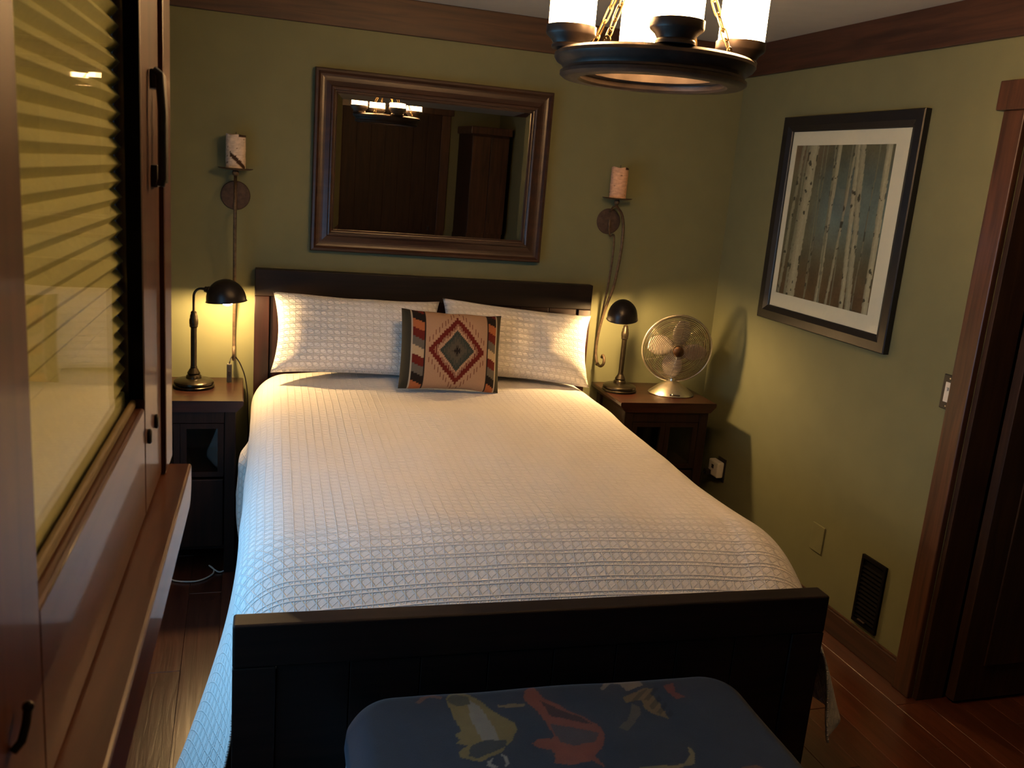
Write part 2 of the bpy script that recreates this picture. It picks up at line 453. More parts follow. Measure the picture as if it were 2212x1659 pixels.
wd = thing('wardrobe', 'tall dark plank wardrobe seen only in the wall mirror', 'wardrobe', (1.13, YR + .03, 0))
B(0, .36, .0, .62, .08, 2.04).build('body', M['doorwood'], wd, bev=.003)
B(-.02, .38, -.0, .65, 2.04, 2.11).build('cornice', M['case'], wd, bev=.006)
B(.01, .35, .01, .60, 0, .08).build('plinth', M['doorwood'], wd)
for j in range(2):
    dd = B(.005 + j * .178, .005 + j * .178 + .174, .62, .64, .10, 2.02).build('door', M['case'], wd, bev=.003)
    B(.15 if j == 0 else .20, .165 if j == 0 else .215, .64, .665, 1.0, 1.12).build('handle', M['blackmetal'], dd, bev=.003)

# ================================================================== NEAR CASEMENT WINDOW (in its wall's own frame)
w1 = bpy.data.objects.new('window_1', None); COL.objects.link(w1); w1.location = LORG; w1.rotation_euler = LROT; struct(w1)
F = -.120
def wp(name, a, m, bev=.003, parent=w1): return B(*a).build(name, m, parent, bev=bev)
wp('casing', (-.21, F + .0048, 1.0505, 1.116, NZ0, 2.26), M['cherry_z'])
wp('casing', (-.21, F + .0048, .16, NU0 - .002, NZ0, 2.26), M['cherry_z'])
wp('head_casing', (-.21, F + .0048, NU0, 1.0505, NZ1 + .003, 2.26), M['cherry'])
sash = wp('sash_stile', (-.146, F, .916, 1.0465, NZ0 + .0025, NZ1), M['cherry_z'], .0025)
wp('sash_stile', (-.146, F, NU0 + .003, .495, NZ0 + .0025, NZ1), M['cherry_z'], .0025)
wp('sash_rail', (-.146, F - .0004, .495, .916, NZ0 + .0025, 1.513), M['cherry'], .0025)
wp('sash_rail', (-.146, F - .0004, .495, .916, 2.05, NZ1), M['cherry'], .0025)
# window stool with a rounded end
st = [(-.40, 1.347)]
st += [(1.092 - .030 + .030 * sin(a), 1.347 + .030 - .030 * cos(a)) for a in [i * pi / 16 for i in range(9)]]
st += [(1.092, NZ0), (-.40, NZ0)]
MB().prism([(p[0], p[1]) for p in st], 'x', -.21, -.091).build('stool', M['cherry'], w1, bev=.003)
gl = B(-.1365, -.134, .497, .914, 1.515, 2.048).build('pane', M['glass'], w1)
# wooden bead in front of the glass edge
wp('glazing_bead', (-.1335, -.128, .496, .915, 1.5135, 1.522), plain('olive_bead', (.16, .11, .035), .5), .002)
wp('reveal_shadow_strip', (-.1338, F - .0006, .9105, .9158, 1.523, 2.05), plain('reveal_shadow_black', (.004, .0035, .003), .9, spec=.05), 0)  # added black strip paints the shadow on the stile's inner reveal
# lock handle, latches, folded crank
hd = MB().tube([(F + .004, .972, 1.838), (F + .010, .972, 1.835), (F + .012, .972, 1.80), (F + .012, .970, 1.735), (F + .010, .970, 1.728)], .0045, 8)
hd.box(F, F + .006, .982, 1.010, 1.822, 1.840); hd.box(F, F + .006, .982, 1.010, 1.726, 1.748)
hd.build('lock_handle', M['black'], w1, bev=.001)
hp = MB().tube([(F + .008, 1.004, 1.836), (F + .010, 1.004, 1.80), (F + .010, 1.002, 1.73)], .0042, 8)
hp.build('lock_lever', M['black'], w1)
for (u0, zc) in ((.993, 1.477), (.937, 1.477)):
    MB().lathe([(0, 0), (.0040, 0), (.0042, .001), (.0042, .0025), (.003, .0038), (0, .004)], 14, mtx=Matrix.Rotation(pi / 2, 3, 'Y')).build('latch', M['black'], w1, loc=(F, u0, zc)).scale = (1, 1.5, 1.9)
cr = MB().tube([(F + .001, .430, 1.470), (F + .0045, .432, 1.474), (F + .0055, .437, 1.480), (F + .0055, .441, 1.485)], .0022, 8)
cr.sphere((F + .0055, .4425, 1.4865), .0030)
cr.build('crank', M['bronze'], w1)
# pleated shade behind the glass
ps = MB(); pitch = .0150; nP = int((2.045 - 1.53) / pitch)
prof = []
for i in range(nP + 1):
    z = 1.53 + i * pitch
    prof.append((-.1450, z)); prof.append((-.1385, z + pitch * .5))
vs = [(n, u, z) for (n, z) in prof for u in (.4965, .9155)]
fs = [(2 * i, 2 * i + 1, 2 * i + 3, 2 * i + 2) for i in range(len(prof) - 1)]
ps.add(vs, fs)
o = ps.build('pleated_shade', M['shade'], w1)
so = o.modifiers.new('thick', 'SOLIDIFY'); so.thickness = .0008
wp('shade_bottom_bar', (-.1475, -.1380, .4965, .9155, 1.5132, 1.530), M['shade'], .002)

# window in the left wall (behind the short wall, out of view): frame and panes let the evening daylight in
w2o = bpy.data.objects.new('window_2', None); COL.objects.link(w2o); struct(w2o)
def w2(name, *a, m=M['cherry_z'], bev=.003): return B(*a).build(name, m, w2o, bev=bev)
w2('casing', XL, XL + .02, WY0 - .08, WY0, WZ0 - .02, WZ1 + .08); w2('casing', XL, XL + .02, WY1, WY1 + .08, WZ0 - .02, WZ1 + .08)
w2('head_casing', XL, XL + .02, WY0, WY1, WZ1, WZ1 + .08); w2('sill', XL - .06, XL + .05, WY0 - .09, WY1 + .09, WZ0 - .055, WZ0 - .02)
mid = (WY0 + WY1) / 2
w2('mullion', XL - .10, XL - .02, mid - .03, mid + .03, WZ0, WZ1)
for a, bq in ((WY0, mid - .03), (mid + .03, WY1)):
    w2('sash_stile', XL - .09, XL - .05, a, a + .045, WZ0, WZ1); w2('sash_stile', XL - .09, XL - .05, bq - .045, bq, WZ0, WZ1)
    w2('sash_rail', XL - .09, XL - .05, a + .045, bq - .045, WZ0, WZ0 + .05); w2('sash_rail', XL - .09, XL - .05, a + .045, bq - .045, WZ1 - .05, WZ1)
    B(XL - .072, XL - .068, a + .045, bq - .045, WZ0 + .05, WZ1 - .05).build('pane', M['glass'], w2o)

# ================================================================== BED
BROT = -0.034; BY = -.03
bed = thing('bed', 'espresso wood bed with plain headboard and footboard', 'bed', (0, BY, 0), (0, 0, BROT))
HZ, FY, FZ = 1.281, -2.208, .697
hb = B(-.80, .80, -.058, -.004, 1.16, HZ).build('headboard_rail', M['espresso'], bed, bev=.004)
for s in (-1, 1):
    B(min(s * .80, s * .735), max(s * .80, s * .735), -.06, -.002, 0, 1.1595).build('headboard_post', M['mahog'], bed, bev=.003)
for j in range(10):
    x0 = -.733 + j * .1466
    B(x0 + .001, x0 + .1456, -.046, -.012, .30, 1.1598).build('headboard_board', M['mahog'], bed, bev=.003)
FT = .062
B(-.80, .80, FY, FY + FT, .585, FZ).build('footboard_rail', M['espresso'], bed, bev=.006, seg=3)
for s in (-1, 1):
    B(min(s * .80, s * .70), max(s * .80, s * .70), FY + .0006, FY + FT, 0, .5845).build('footboard_post', M['espresso'], bed, bev=.003)
for j in range(8):
    x0 = -.699 + j * .17475
    B(x0 + .001, x0 + .1737, FY + .006, FY + FT - .008, .12, .5848).build('footboard_board', M['espresso'], bed, bev=.002)
for s in (-1, 1):
    xa, xb = sorted((s * .755, s * .725))
    B(xa, xb, FY + FT, -.06, .22, .42).build('side_rail', M['espresso'], bed, bev=.003)
B(-.722, .722, -2.10, -.075, .30, .42).build('slat_base', M['nstand_dark'], bed)
mt = MB()
def mfn(i, j):
    return (0, 0, 0)
B(-.720, .720, -1.97, -.075, .42, .690).build('mattress', M['white'], bed, bev=.06, seg=4)

# bedspread -----------------------------------------------------------------
sp_root = None
HEAD, FOOT = -.10, -2.138
def top_z(x, y):
    z = .838 - .030 * smooth(-.3, -1.9, y) if False else .838 - .030 * (1 - smooth(-1.9, -.3, y))
    z -= .038 * (abs(x) / .80) ** 2.4
    z -= .26 * (1 - smooth(-2.20, -1.80, y)) ** 1.5
    z += .010 * nz(x * 2.3, y * 2.3, 1.7) + .004 * nz(x * 6, y * 6, 4.1)
    z -= .020 * math.exp(-((x - .02) ** 2 / .10 + (y + .56) ** 2 / .02))
    return z
ARC = [0.0]
SMAX = 1.52        # arc length from the centre line to the hem
A, RR = .805, .160
def spread_pt(sv, y):
    """sv = signed arc length from centre, y = bed-local length"""
    sd = 1 if sv >= 0 else -1
    s = abs(sv); flat = A - RR; arc = RR * pi / 2
    foot = smooth(-.9, -2.0, y) if False else 1 - smooth(-2.05, -.95, y)
    zt = top_z(sd * flat, y)
    hem = (.05 + .36 * smooth(-.80, -.62, y)) if sd < 0 else .18 + .03 * nz(y * 4, 2.2)
    hem_drop = zt - RR - hem
    L = flat + arc + hem_drop
    s = s * L / SMAX
    ARC[0] = sd * s
    bul = .085 * math.exp(-((y + 2.10) / .33) ** 2) if sd > 0 else 0
    if s <= flat:
        return Vector((sd * s, y, top_z(sd * s, y)))
    if s <= flat + arc:
        a = (s - flat) / RR
        x = flat + RR * sin(a); z = zt - RR * (1 - cos(a)) * 1.0
        x += bul * (a / (pi / 2)) ** .8
        z += .35 * bul * sin(a)
        x += .012 * nz(y * 3, 5.0 + sd) * (a / (pi / 2))
        return Vector((sd * x, y, z))
    t = s - flat - arc
    q = t / hem_drop
    x = A + .012 * nz(y * 3, 5.0 + sd)
    x += bul
    x -= .02 * smooth(-.7, -.45, y) * min(1, q * 3)
    fl = .15 if sd < 0 else .14
    fl *= 1 - (.45 if sd < 0 else .80) * (1 - smooth(-2.135, -2.02, y))
    x += (.015 + fl * foot) * q ** (1.35 if sd < 0 else 1.0)
    x += q * (.020 * sin(y * 9 + sd) + .018 * nz(y * 4, 9.0 + sd, q * 1.5))
    if sd < 0: x += (.040 * smooth(-.78, -.66, y) * (1 - smooth(-.58, -.50, y)) - .030 * smooth(-.58, -.48, y)) * smooth(0, .3, q)
    z = zt - RR - t + .35 * bul * (1 - q)
    return Vector((sd * x, y + .02 * q * nz(y * 5, 3 + sd), z))
NU_, NV_ = 240, 170
mb = MB(); uvs = []
ys = [HEAD + (FOOT - HEAD) * j / NV_ for j in range(NV_ + 1)]
for y in ys:
    for i in range(NU_ + 1):
        sv = -SMAX + 2 * SMAX * i / NU_
        mb.v.append(tuple(spread_pt(sv, y))); uvs.append((ARC[0], y))
n1_ = NU_ + 1
for j in range(NV_):
    for i in range(NU_):
        mb.f.append((j * n1_ + i, j * n1_ + i + 1, (j + 1) * n1_ + i + 1, (j + 1) * n1_ + i)); mb.sm.append(True)
def uvmap(me, uvs):
    l = me.uv_layers.new(name='UVMap')
    for lp in me.loops: l.data[lp.index].uv = uvs[lp.vertex_index]
me = mb.mesh('bedspread'); uvmap(me, uvs); me.materials.append(M['spread'])
sp = put('bedspread', me, None, loc=(0, BY, 0), rot=(0, 0, BROT))
sl = sp.modifiers.new('thick', 'SOLIDIFY'); sl.thickness = .006; sl.offset = -1
tag(sp, 'white cane-weave bedspread draped over the bed', 'bedspread')

# pillows --------------------------------------------------------------------
def pillow(name, label, w, h, T, loc, rot, seed, mkey='sham', group=None):
    n, mm = 56, 40
    mb = MB(); uvs = []
    for side in (1, -1):
        for j in range(mm + 1):
            for i in range(n + 1):
                s = -1 + 2 * i / n; t = -1 + 2 * j / mm
                ex = 1 - .075 * (1 - t * t) * abs(s) ** 3
                ez = 1 - .085 * (1 - s * s) * abs(t) ** 3
                th = T * max(0, 1 - s ** 4) ** .55 * max(0, 1 - t ** 4) ** .55 * (1 + .12 * nz(s * 1.6, t * 1.6, seed))
                wr = .006 * nz(s * 4, t * 4, seed + 3) * (1 - max(abs(s), abs(t)) ** 6)
                fl = .012 * nz(s * 2.5, t * 2.5, seed + 9) * max(abs(s), abs(t)) ** 3
                x = s * w / 2 * ex; z = t * h / 2 * ez
                mb.v.append((x, -side * (th / 2 + wr) + fl, z)); uvs.append((s * w / 2, t * h / 2))
    o1 = n + 1; off = (n + 1) * (mm + 1)
    for k in (0, off):
        for j in range(mm):
            for i in range(n):
                mb.f.append((k + j * o1 + i, k + j * o1 + i + 1, k + (j + 1) * o1 + i + 1, k + (j + 1) * o1 + i)); mb.sm.append(True)
    me = bpy.data.meshes.new(name); me.from_pydata(mb.v, [], mb.f)
    me.polygons.foreach_set('use_smooth', mb.sm)
    uvmap(me, uvs)
    bm = bmesh.new(); bm.from_mesh(me); bmesh.ops.remove_doubles(bm, verts=bm.verts, dist=1e-5)
    bmesh.ops.recalc_face_normals(bm, faces=bm.faces); bm.to_mesh(me); bm.free()
    me.materials.append(M[mkey])
    o = put(name, me, None, loc=loc, rot=rot)
    return tag(o, label, 'pillow', group)
pillow('pillow', 'white quilted pillow with its end glowing under the lamp with the sideways arm', .745, .365, .20, (-.358, -.230, 1.020), (math.radians(-24), math.radians(1), math.radians(-2)), 2.2)
pillow('pillow', 'white quilted pillow with one corner standing up behind the patterned cushion', .735, .355, .20, (.384, -.254, 1.008), (math.radians(-24), math.radians(4.5), math.radians(-2)), 6.1)

# kilim cushion ---------------------------------------------------------------
CR, TEAL, RED, GRN, BLK = srgb(196, 158, 126), srgb(62, 70, 62), srgb(112, 32, 20), srgb(58, 54, 42), srgb(34, 24, 18)
ORG, GREY, LTC, WHT = srgb(190, 112, 66), srgb(112, 104, 92), srgb(205, 178, 140), srgb(205, 190, 165)
def kilim(s, t):
    """s,t in -1..1 on the front face"""
    if s < -.845 or s > .885: return GRN if s < 0 else srgb(66, 60, 44)
    if -.845 < s < -.825 or .865 < s < .885: return WHT
    band = -.825 < s < -.56 or .66 < s < .865
    if band:
        if s > -.59 and s < 0 or .66 < s < .69: return BLK
        a = (s + .82) / .23 if s < 0 else (s - .69) / .17
        k = (t + 1) / 2 * 9.0 + .6 * math.floor(a * 4) / 4
        c = [RED, LTC, ORG, BLK, GREY, RED, LTC, GREY, RED, ORG, BLK, RED]
        return c[int(k + 2) % 12]
    if s < -.56 or s > .66: return BLK
    x = (s - .05) / .57; y = t / .86
    xs = math.floor(abs(x) * 15) / 15 if True else 0
    d = abs(round(x * 14) / 14) + abs(y)
    if d < .10 + .05 * (math.floor(x * 40) % 2): return BLK
    if d < .34 + .14 * (math.floor(x * 34) % 2): return srgb(96, 88, 74)
    if abs(round(x * 22) / 22) * 1.0 + abs(y) < .60: return TEAL
    saw = .10 * (math.floor(x * 36) % 2)
    if d < .70 + saw: return CR if d < .78 + saw and d > .60 else CR
    if d < 1.0: return RED
    # droplets on fine stems
    fx = x * 9.5; c = abs(fx - round(fx))
    if abs(x) < 1.0 and d < 1.34:
        if c < .16 and 1.14 < d < 1.30: return srgb(118, 50, 32)
        if c < .05 and d < 1.2: return srgb(165, 118, 90)
    return CR
kw, kh = .455, .345
mb = MB(); n, mm = 150, 110; cols = []
for side in (1, -1):
    for j in range(mm + 1):
        for i in range(n + 1):
            s = -1 + 2 * i / n; t = -1 + 2 * j / mm
            ex = 1 - .035 * (1 - t * t) * abs(s) ** 3; ez = 1 - .05 * (1 - s * s) * abs(t) ** 3
            th = .115 * max(0, 1 - s ** 4) ** .5 * max(0, 1 - t ** 4) ** .5
            mb.v.append((s * kw / 2 * ex, -side * th / 2, t * kh / 2 * ez + .006 * nz(s * 2, 1.0)))
            cols.append(tuple(v * .72 for v in (kilim(s, t) if side == 1 else GRN)))
o1 = n + 1; off = (n + 1) * (mm + 1)
for k in (0, off):
    for j in range(mm):
        for i in range(n):
            mb.f.append((k + j * o1 + i, k + j * o1 + i + 1, k + (j + 1) * o1 + i + 1, k + (j + 1) * o1 + i)); mb.sm.append(True)
me = mb.mesh('throw_cushion'); color_attr(me, lambda i, co: cols[i]); me.materials.append(M['kilim'])
cu = put('throw_cushion', me, None, loc=(.018, -.462, 1.006), rot=(math.radians(-14), math.radians(3.0), math.radians(3)))
tag(cu, 'woven throw cushion with red stepped diamond and dark side bands', 'cushion')

# ================================================================== NIGHTSTANDS
NW, ND, NH = .50, .42, .772
ns = thing('nightstand', 'scuffed dark wood nightstand under the sideways-arm lamp', 'nightstand', (-1.095, -.235, 0), group='nightstands beside the bed')
tp = [(-NW / 2, NH - .004), (-NW / 2 + .004, NH), (NW / 2 - .004, NH), (NW / 2, NH - .004), (NW / 2, NH - .018), (NW / 2 - .028, NH - .048), (-NW / 2 + .028, NH - .048), (-NW / 2, NH - .018)]
MB().prism(tp, 'y', -ND / 2, ND / 2).build('top', M['nstand'], ns)
px, py = NW / 2 - .030, ND / 2 - .012
for sx in (-1, 1):
    for sy in (-1, 1):
        xa, xb = sorted((sx * px, sx * (px - .045))); ya, yb = sorted((sy * py, sy * (py - .045)))
        B(xa, xb, ya, yb, 0, NH - .0485).build('leg', M['nstand_dark'], ns, bev=.003)
    xa, xb = sorted((sx * (px - .012), sx * (px - .027)))
    B(xa, xb, -py + .046, py - .046, .10, NH - .049).build('side_panel', M['nstand_dark'], ns)
B(-px + .046, px - .046, py - .025, py - .010, .10, NH - .049).build('back_panel', M['nstand_dark'], ns)
B(-px + .046, px - .046, -py + .03, py - .026, .435, .450).build('shelf', M['nstand_dark'], ns)
B(-px + .046, px - .046, -py + .03, py - .026, .10, .115).build('bottom_board', M['nstand_dark'], ns)
B(-px + .046, px - .046, -py + .004, -py + .028, NH - .10, NH - .049).build('apron', M['nstand_dark'], ns, bev=.002)
dr = B(-px + .048, px - .048, -py + .004, -py + .026, .12, .425).build('drawer', M['nstand_dark'], ns, bev=.004)
MB().sphere((0, -py - .010, .30), .013).build('knob', M['bronze'], dr)
for sx in (-1, 1):
    xa, xb = sorted((sx * .001, sx * (px - .048)))
    fr = MB(); z0, z1 = .437, NH - .102; y0, y1 = -py + .004, -py + .024
    fr.box(xa, xa + .024, y0, y1, z0, z1); fr.box(xb - .024, xb, y0, y1, z0, z1)
    fr.box(xa + .024, xb - .024, y0, y1, z0, z0 + .022); fr.box(xa + .024, xb - .024, y0, y1, z1 - .022, z1)
    dd = fr.build('door', M['nstand_dark'], ns)
    B(xa + .024, xb - .024, -py + .012, -py + .015, z0 + .022, z1 - .022).build('pane', M['glass'], dd)
ns2 = copy_tree(ns); ns2.location = (1.125, -.235, 0); ns2.rotation_euler = (0, 0, math.radians(-2.0))
ns2['label'] = 'dark wood nightstand holding the desk fan and lamp'
bk = thing('book', 'thin pale-edged book lying behind the nightstand glass', 'book', (-1.145, -.265, .450), (0, 0, .12))
B(-.08, .08, -.11, .11, 0, .003).build('cover', M['black'], bk); B(-.077, .077, -.108, .108, .003, .015).build('pages', M['white'], bk); B(-.08, .08, -.11, .11, .015, .018).build('cover', M['black'], bk)

# ================================================================== DESK LAMPS
def desk_lamp(label, loc, rz, group, tl=-5, bz=.380):
    L = thing('desk_lamp', label, 'lamp', loc, (0, 0, rz), group)
    MB().lathe([(.0, 0), (.083, 0), (.086, .004), (.086, .010), (.080, .014), (.083, .018), (.082, .026), (.074, .032), (.040, .038), (.033, .040), (0, .040)], 56).build('base', M['bronze'], L)
    MB().lathe([(.033, .040), (.031, .050), (.025, .056), (.027, .062), (.018, .078), (.014, .084), (.0145, .090)], 32).build('base_collar', M['bronze'], L)
    MB().lathe([(.0125, .088), (.0125, .258), (.0135, .262)], 24).build('column', M['bronze'], L)
    MB().lathe([(.0135, .260), (.0175, .266), (.0165, .272), (.0185, .276), (.0185, .296), (.0155, .302), (.0155, .312), (.012, .320), (.012, .328), (.007, .333)], 32).build('stem_coupling', M['bronze'], L)
    pts = [(0, 0, .325), (0, 0, .395)]
    pts += [(.030 * (1 - cos(a)), 0, .395 + .034 * sin(a)) for a in [i * pi / 16 for i in range(1, 9)]]
    pts += [(.046, 0, .4275)]
    MB().tube(pts, .0055, 12).build('arm', M['bronze'], L)
    ax = Matrix.Rotation(math.radians(102), 3, 'Y')
    MB().lathe([(.0055, 0), (.0125, .004), (.0125, .012), (.016, .016), (.016, .032)], 24, c=(.040, 0, .4285), mtx=ax).build('socket', M['bronze'], L)
    # half-dome shade, opening tilted a little up at its free end
    sh = MB(); R0, nn = .080, 44
    tilt = Matrix.Rotation(math.radians(tl), 3, 'Y')
    prof = [(R0 * 1.045, -.006), (R0 * 1.01, -.004)] + [(R0 * cos(a), R0 * 1.12 * sin(a)) for a in [i * (pi / 2) / 14 for i in range(15)]]
    prof[-1] = (0.0005, prof[-1][1])
    sh.lathe(prof, nn, mtx=tilt, cap0=False, cap1=True)
    so = sh.build('shade', M['blackmetal'], L, loc=(.132, 0, .385))
    so.scale = (1.04, .90, 1)
    md = so.modifiers.new('thick', 'SOLIDIFY'); md.thickness = .0015; md.offset = -1
    bl = MB(); bl.sphere((0, 0, 0), .021, 20, (1.25, 1, 1))
    bl.build('bulb', M['bulb'], L, loc=(.136, 0, bz))
    return L
desk_lamp('dark bronze desk lamp whose dome hangs sideways beside the cord switch', (-1.052, -.200, NH), math.radians(0), 'desk lamps on the nightstands')
desk_lamp('dark bronze desk lamp with its dome turned towards the bed beside the fan', (.956, -.200, NH), math.radians(-124), 'desk lamps on the nightstands', 9, .380)

# ================================================================== FAN
fan = thing('desk_fan', 'brushed metal desk fan with round wire cage', 'fan', (1.215, -.255, NH), (0, 0, math.radians(-16)))
bp_ = [(0, 0), (.112, 0), (.115, .004), (.110, .010), (.095, .022), (.070, .042), (.045, .056), (.028, .064), (.016, .068), (.014, .080)]
o = MB().lathe(bp_, 56).build('base', M['nickel'], fan); o.scale = (1, .82, 1)
B(-.022, .030, -.092, -.080, .010, .016).build('switch_slot', M['black'], fan, bev=.002)
MB().sphere((-.008, -.091, .014), .006).build('switch_knob', M['chrome'], fan)
FC = Vector((0, -.02, .235)); RF = .172
ftilt = Matrix.Rotation(math.radians(8), 3, 'X')
def fp(x, y, z): return FC + ftilt @ Vector((x, y, z))
MB().tube([(0, .02, .070), (0, .02, .10), fp(0, .05, -.06), fp(0, .06, 0)], .011, 12).build('neck', M['nickel'], fan)
mtx_f = ftilt @ Matrix.Rotation(pi / 2, 3, 'X')
MB().lathe([(0, -.11), (.030, -.105), (.045, -.085), (.050, -.04), (.050, -.02), (.02, -.012)], 32, c=FC, mtx=mtx_f).build('motor', M['nickel'], fan)
def cage(sign, name, nr, depth):
    c = MB()
    for k in range(nr):
        r = .030 + (RF - .030) * k / (nr - 1)
        y = -sign * depth * (1 - (r / RF) ** 3.0)
        c.tube([fp(r * cos(a), y, r * sin(a)) for a in [2 * pi * i / 56 for i in range(56)]], .0018, 5, closed=True)
    for q in range(6 if sign > 0 else 8):
        a = q * pi / 3 + .42 if sign > 0 else q * pi / 4
        c.tube([fp(r * cos(a), -sign * depth * (1 - (r / RF) ** 3.0) + .002 * sign, r * sin(a)) for r in [.025 + (RF - .025) * i / 8 for i in range(9)]], .0014, 5)
    o = c.build(name, M['chrome'], fan)
    return o
cage(1, 'front_grille', 20, .045); cage(-1, 'rear_grille', 18, .055)
MB().tube([fp(RF * cos(a), 0, RF * sin(a)) for a in [2 * pi * i / 64 for i in range(64)]], .0042, 8, closed=True).build('cage_rim', M['nickel'], fan)
MB().lathe([(0, .058), (.018, .056), (.026, .050), (.027, .044), (.027, .040)], 28, c=FC, mtx=mtx_f).build('badge', plain('bronze_badge', (.10, .055, .030), .35, .9), fan)
MB().lathe([(0, .022), (.024, .020), (.026, -.015), (0, -.016)], 24, c=FC, mtx=mtx_f).build('hub', M['nickel'], fan)
for q in range(4):
    a0 = math.radians(168 + 90 * q)
    def bl(u, v):
        r = .024 + u * .122; wv = .041 * sin(pi * min(1, u * .80 + .10)) ** .8 + .006
        th = (v - .5) * 2 * wv
        x, z, y = r, th + .012 * u, -(th * .38)
        return tuple(fp(x * cos(a0) - z * sin(a0), y, x * sin(a0) + z * cos(a0)))
    o = MB().grid(bl, 14, 8).build('blade', M['blade'], fan)
    md = o.modifiers.new('thick', 'SOLIDIFY'); md.thickness = .0018

# ================================================================== WALL SCONCES WITH BARK CANDLES
def sconce(label, x):
    s = thing('wall_sconce', label, 'sconce', (x, 0, 0), group='iron scroll sconces')
    MB().lathe([(0, 0), (.062, 0), (.063, .003), (.060, .007), (.03, .010), (0, .011)], 40, mtx=Matrix.Rotation(pi / 2, 3, 'X'), c=(0, -.001, 1.592)).build('back_plate', M['platerust'], s)
    P = [(-.085, 1.690), (-.084, 1.672), (-.110, 1.660), (-.160, 1.635), (-.190, 1.590), (-.199, 1.530), (-.197, 1.465), (-.180, 1.375), (-.152, 1.283), (-.105, 1.205), (-.062, 1.127), (-.030, 1.050), (-.014, .976), (-.020, .915), (-.049, .878), (-.093, .872), (-.128, .890), (-.132, .918), (-.112, .932), (-.098, .918)]
    def cr(P, m=4):
        out = []
        for i in range(len(P) - 1):
            p0, p1, p2, p3 = P[max(i - 1, 0)], P[i], P[i + 1], P[min(i + 2, len(P) - 1)]
            for k in range(m):
                t = k / m
                out.append(tuple(.5 * (2 * p1[d] + (p2[d] - p0[d]) * t + (2 * p0[d] - 5 * p1[d] + 4 * p2[d] - p3[d]) * t * t + (3 * p1[d] - p0[d] - 3 * p2[d] + p3[d]) * t ** 3) for d in (0, 1)))
        out.append(P[-1]); return out
    MB().tube([(0, y, z) for y, z in cr(P)], .0072, 10).build('scroll_rod', M['iron'], s)
    P2 = [(-.018, 1.600), (-.022, 1.552), (-.050, 1.522), (-.085, 1.532), (-.098, 1.505), (-.104, 1.455), (-.098, 1.370), (-.083, 1.274), (-.062, 1.200), (-.046, 1.130), (-.036, 1.085)]
    MB().tube([(0, y, z) for y, z in cr(P2)], .0050, 10).build('inner_rod', M['iron'], s)
    MB().tube([(0, -.010, 1.640), (0, -.045, 1.664), (0, -.085, 1.672)], .0055, 8).build('bracket', M['iron'], s)
    MB().sphere((0, -.085, 1.690), .0145).build('ball', M['iron'], s)
    MB().sphere((0, -.049, .874), .0105).build('finial', M['iron'], s)
    MB().lathe([(0, 1.700), (.030, 1.701), (.060, 1.704), (.072, 1.708), (.074, 1.7105), (.058, 1.7085), (0, 1.7075)], 40, c=(0, -.085, 0)).build('dish', M['iron'], s)
    return s
sconce('iron scroll sconce above the lamp whose hook holds the hanging cord switch', -.888)
sconce('iron scroll sconce hung between the mirror and the fan', .888)
def candle(label, x, r, hgt, tone, streak):
    mb = MB(); n, mm = 56, 40; cols = []
    for j in range(mm + 1):
        for i in range(n):
            a = 2 * pi * i / n; t = j / mm
            rr = r * (1 + .03 * nz(cos(a) * 3, sin(a) * 3, t * 6 + streak))
            mb.v.append((rr * cos(a), rr * sin(a), t * hgt + (.006 * nz(a * 1.3, 7) if j == mm else 0)))
            k = .9 + .25 * nz(cos(a) * 2, sin(a) * 2, t * 26 + streak * 5)
            c = [x_ * k for x_ in tone]
            ang = (a / (2 * pi)) % 1.0
            if streak < 3:
                d = t - (.30 - (ang - .74) * 1.6)
                if abs(d) < .075 + .03 * nz(a * 6, t * 20) and .66 < ang < .93: c = srgb(62, 42, 26)
            if nz(cos(a) * 3 + streak, sin(a) * 3, t * 14) > .60: c = srgb(98, 66, 44)
            if t > .93 and .80 < ang < 1.0: c = srgb(58, 40, 26)
            cols.append(c)
    for j in range(mm):
        for i in range(n):
            i2 = (i + 1) % n
            mb.f.append((j * n + i, j * n + i2, (j + 1) * n + i2, (j + 1) * n + i)); mb.sm.append(True)
    mb.f.append(tuple(mm * n + i for i in range(n))); mb.sm.append(False)
    mb.f.append(tuple(reversed(range(n)))); mb.sm.append(False)
    me = mb.mesh('bark'); color_attr(me, lambda i, co: cols[i]); me.materials.append(M['bark'])
    root = thing('bark_candle', label, 'candle', (x, -.085, 1.7078))
    put('bark', me, root)
    MB().tube([(0, 0, hgt - .002), (.001, 0, hgt + .012)], .0014, 6).build('wick', M['black'], root)
candle('white birch bark candle with a dark diagonal scar', -.888, .041, .140, srgb(225, 205, 185), 1)
candle('pinkish birch bark candle with a rough chipped rim', .888, .041, .146, srgb(224, 178, 146), 5)

# ================================================================== CORD WITH SWITCH ON THE SCONCE HOOK
cs = thing('cord_switch', 'black inline cord switch dangling from the sconce hook', 'cord switch', (-.900, -.09, .77))
cpts = [(-.006, -.03, .088), (-.004, -.03, .100), (.002, -.012, .112), (.010, .004, .1155), (.022, .012, .108), (.040, .02, .078), (.058, .03, .030), (.068, .04, -.02), (.075, .045, -.09), (.077, .05, -.20), (.08, .055, -.34), (.07, .05, -.50), (.072, .045, -.70), (.080, .03, -.757), (.10, -.03, -.765), (.13, -.12, -.765)]
def cat(P, m=5):
    out = []
    P = [Vector(p) for p in P]
    for i in range(len(P) - 1):
        p0, p1, p2, p3 = P[max(i - 1, 0)], P[i], P[i + 1], P[min(i + 2, len(P) - 1)]
        for k in range(m):
            t = k / m
            out.append(.5 * (2 * p1 + (p2 - p0) * t + (2 * p0 - 5 * p1 + 4 * p2 - p3) * t * t + (3 * p1 - p0 - 3 * p2 + p3) * t ** 3))
    out.append(P[-1]); return out
MB().tube(cat(cpts), .0028, 7).build('cord', M['black'], cs)
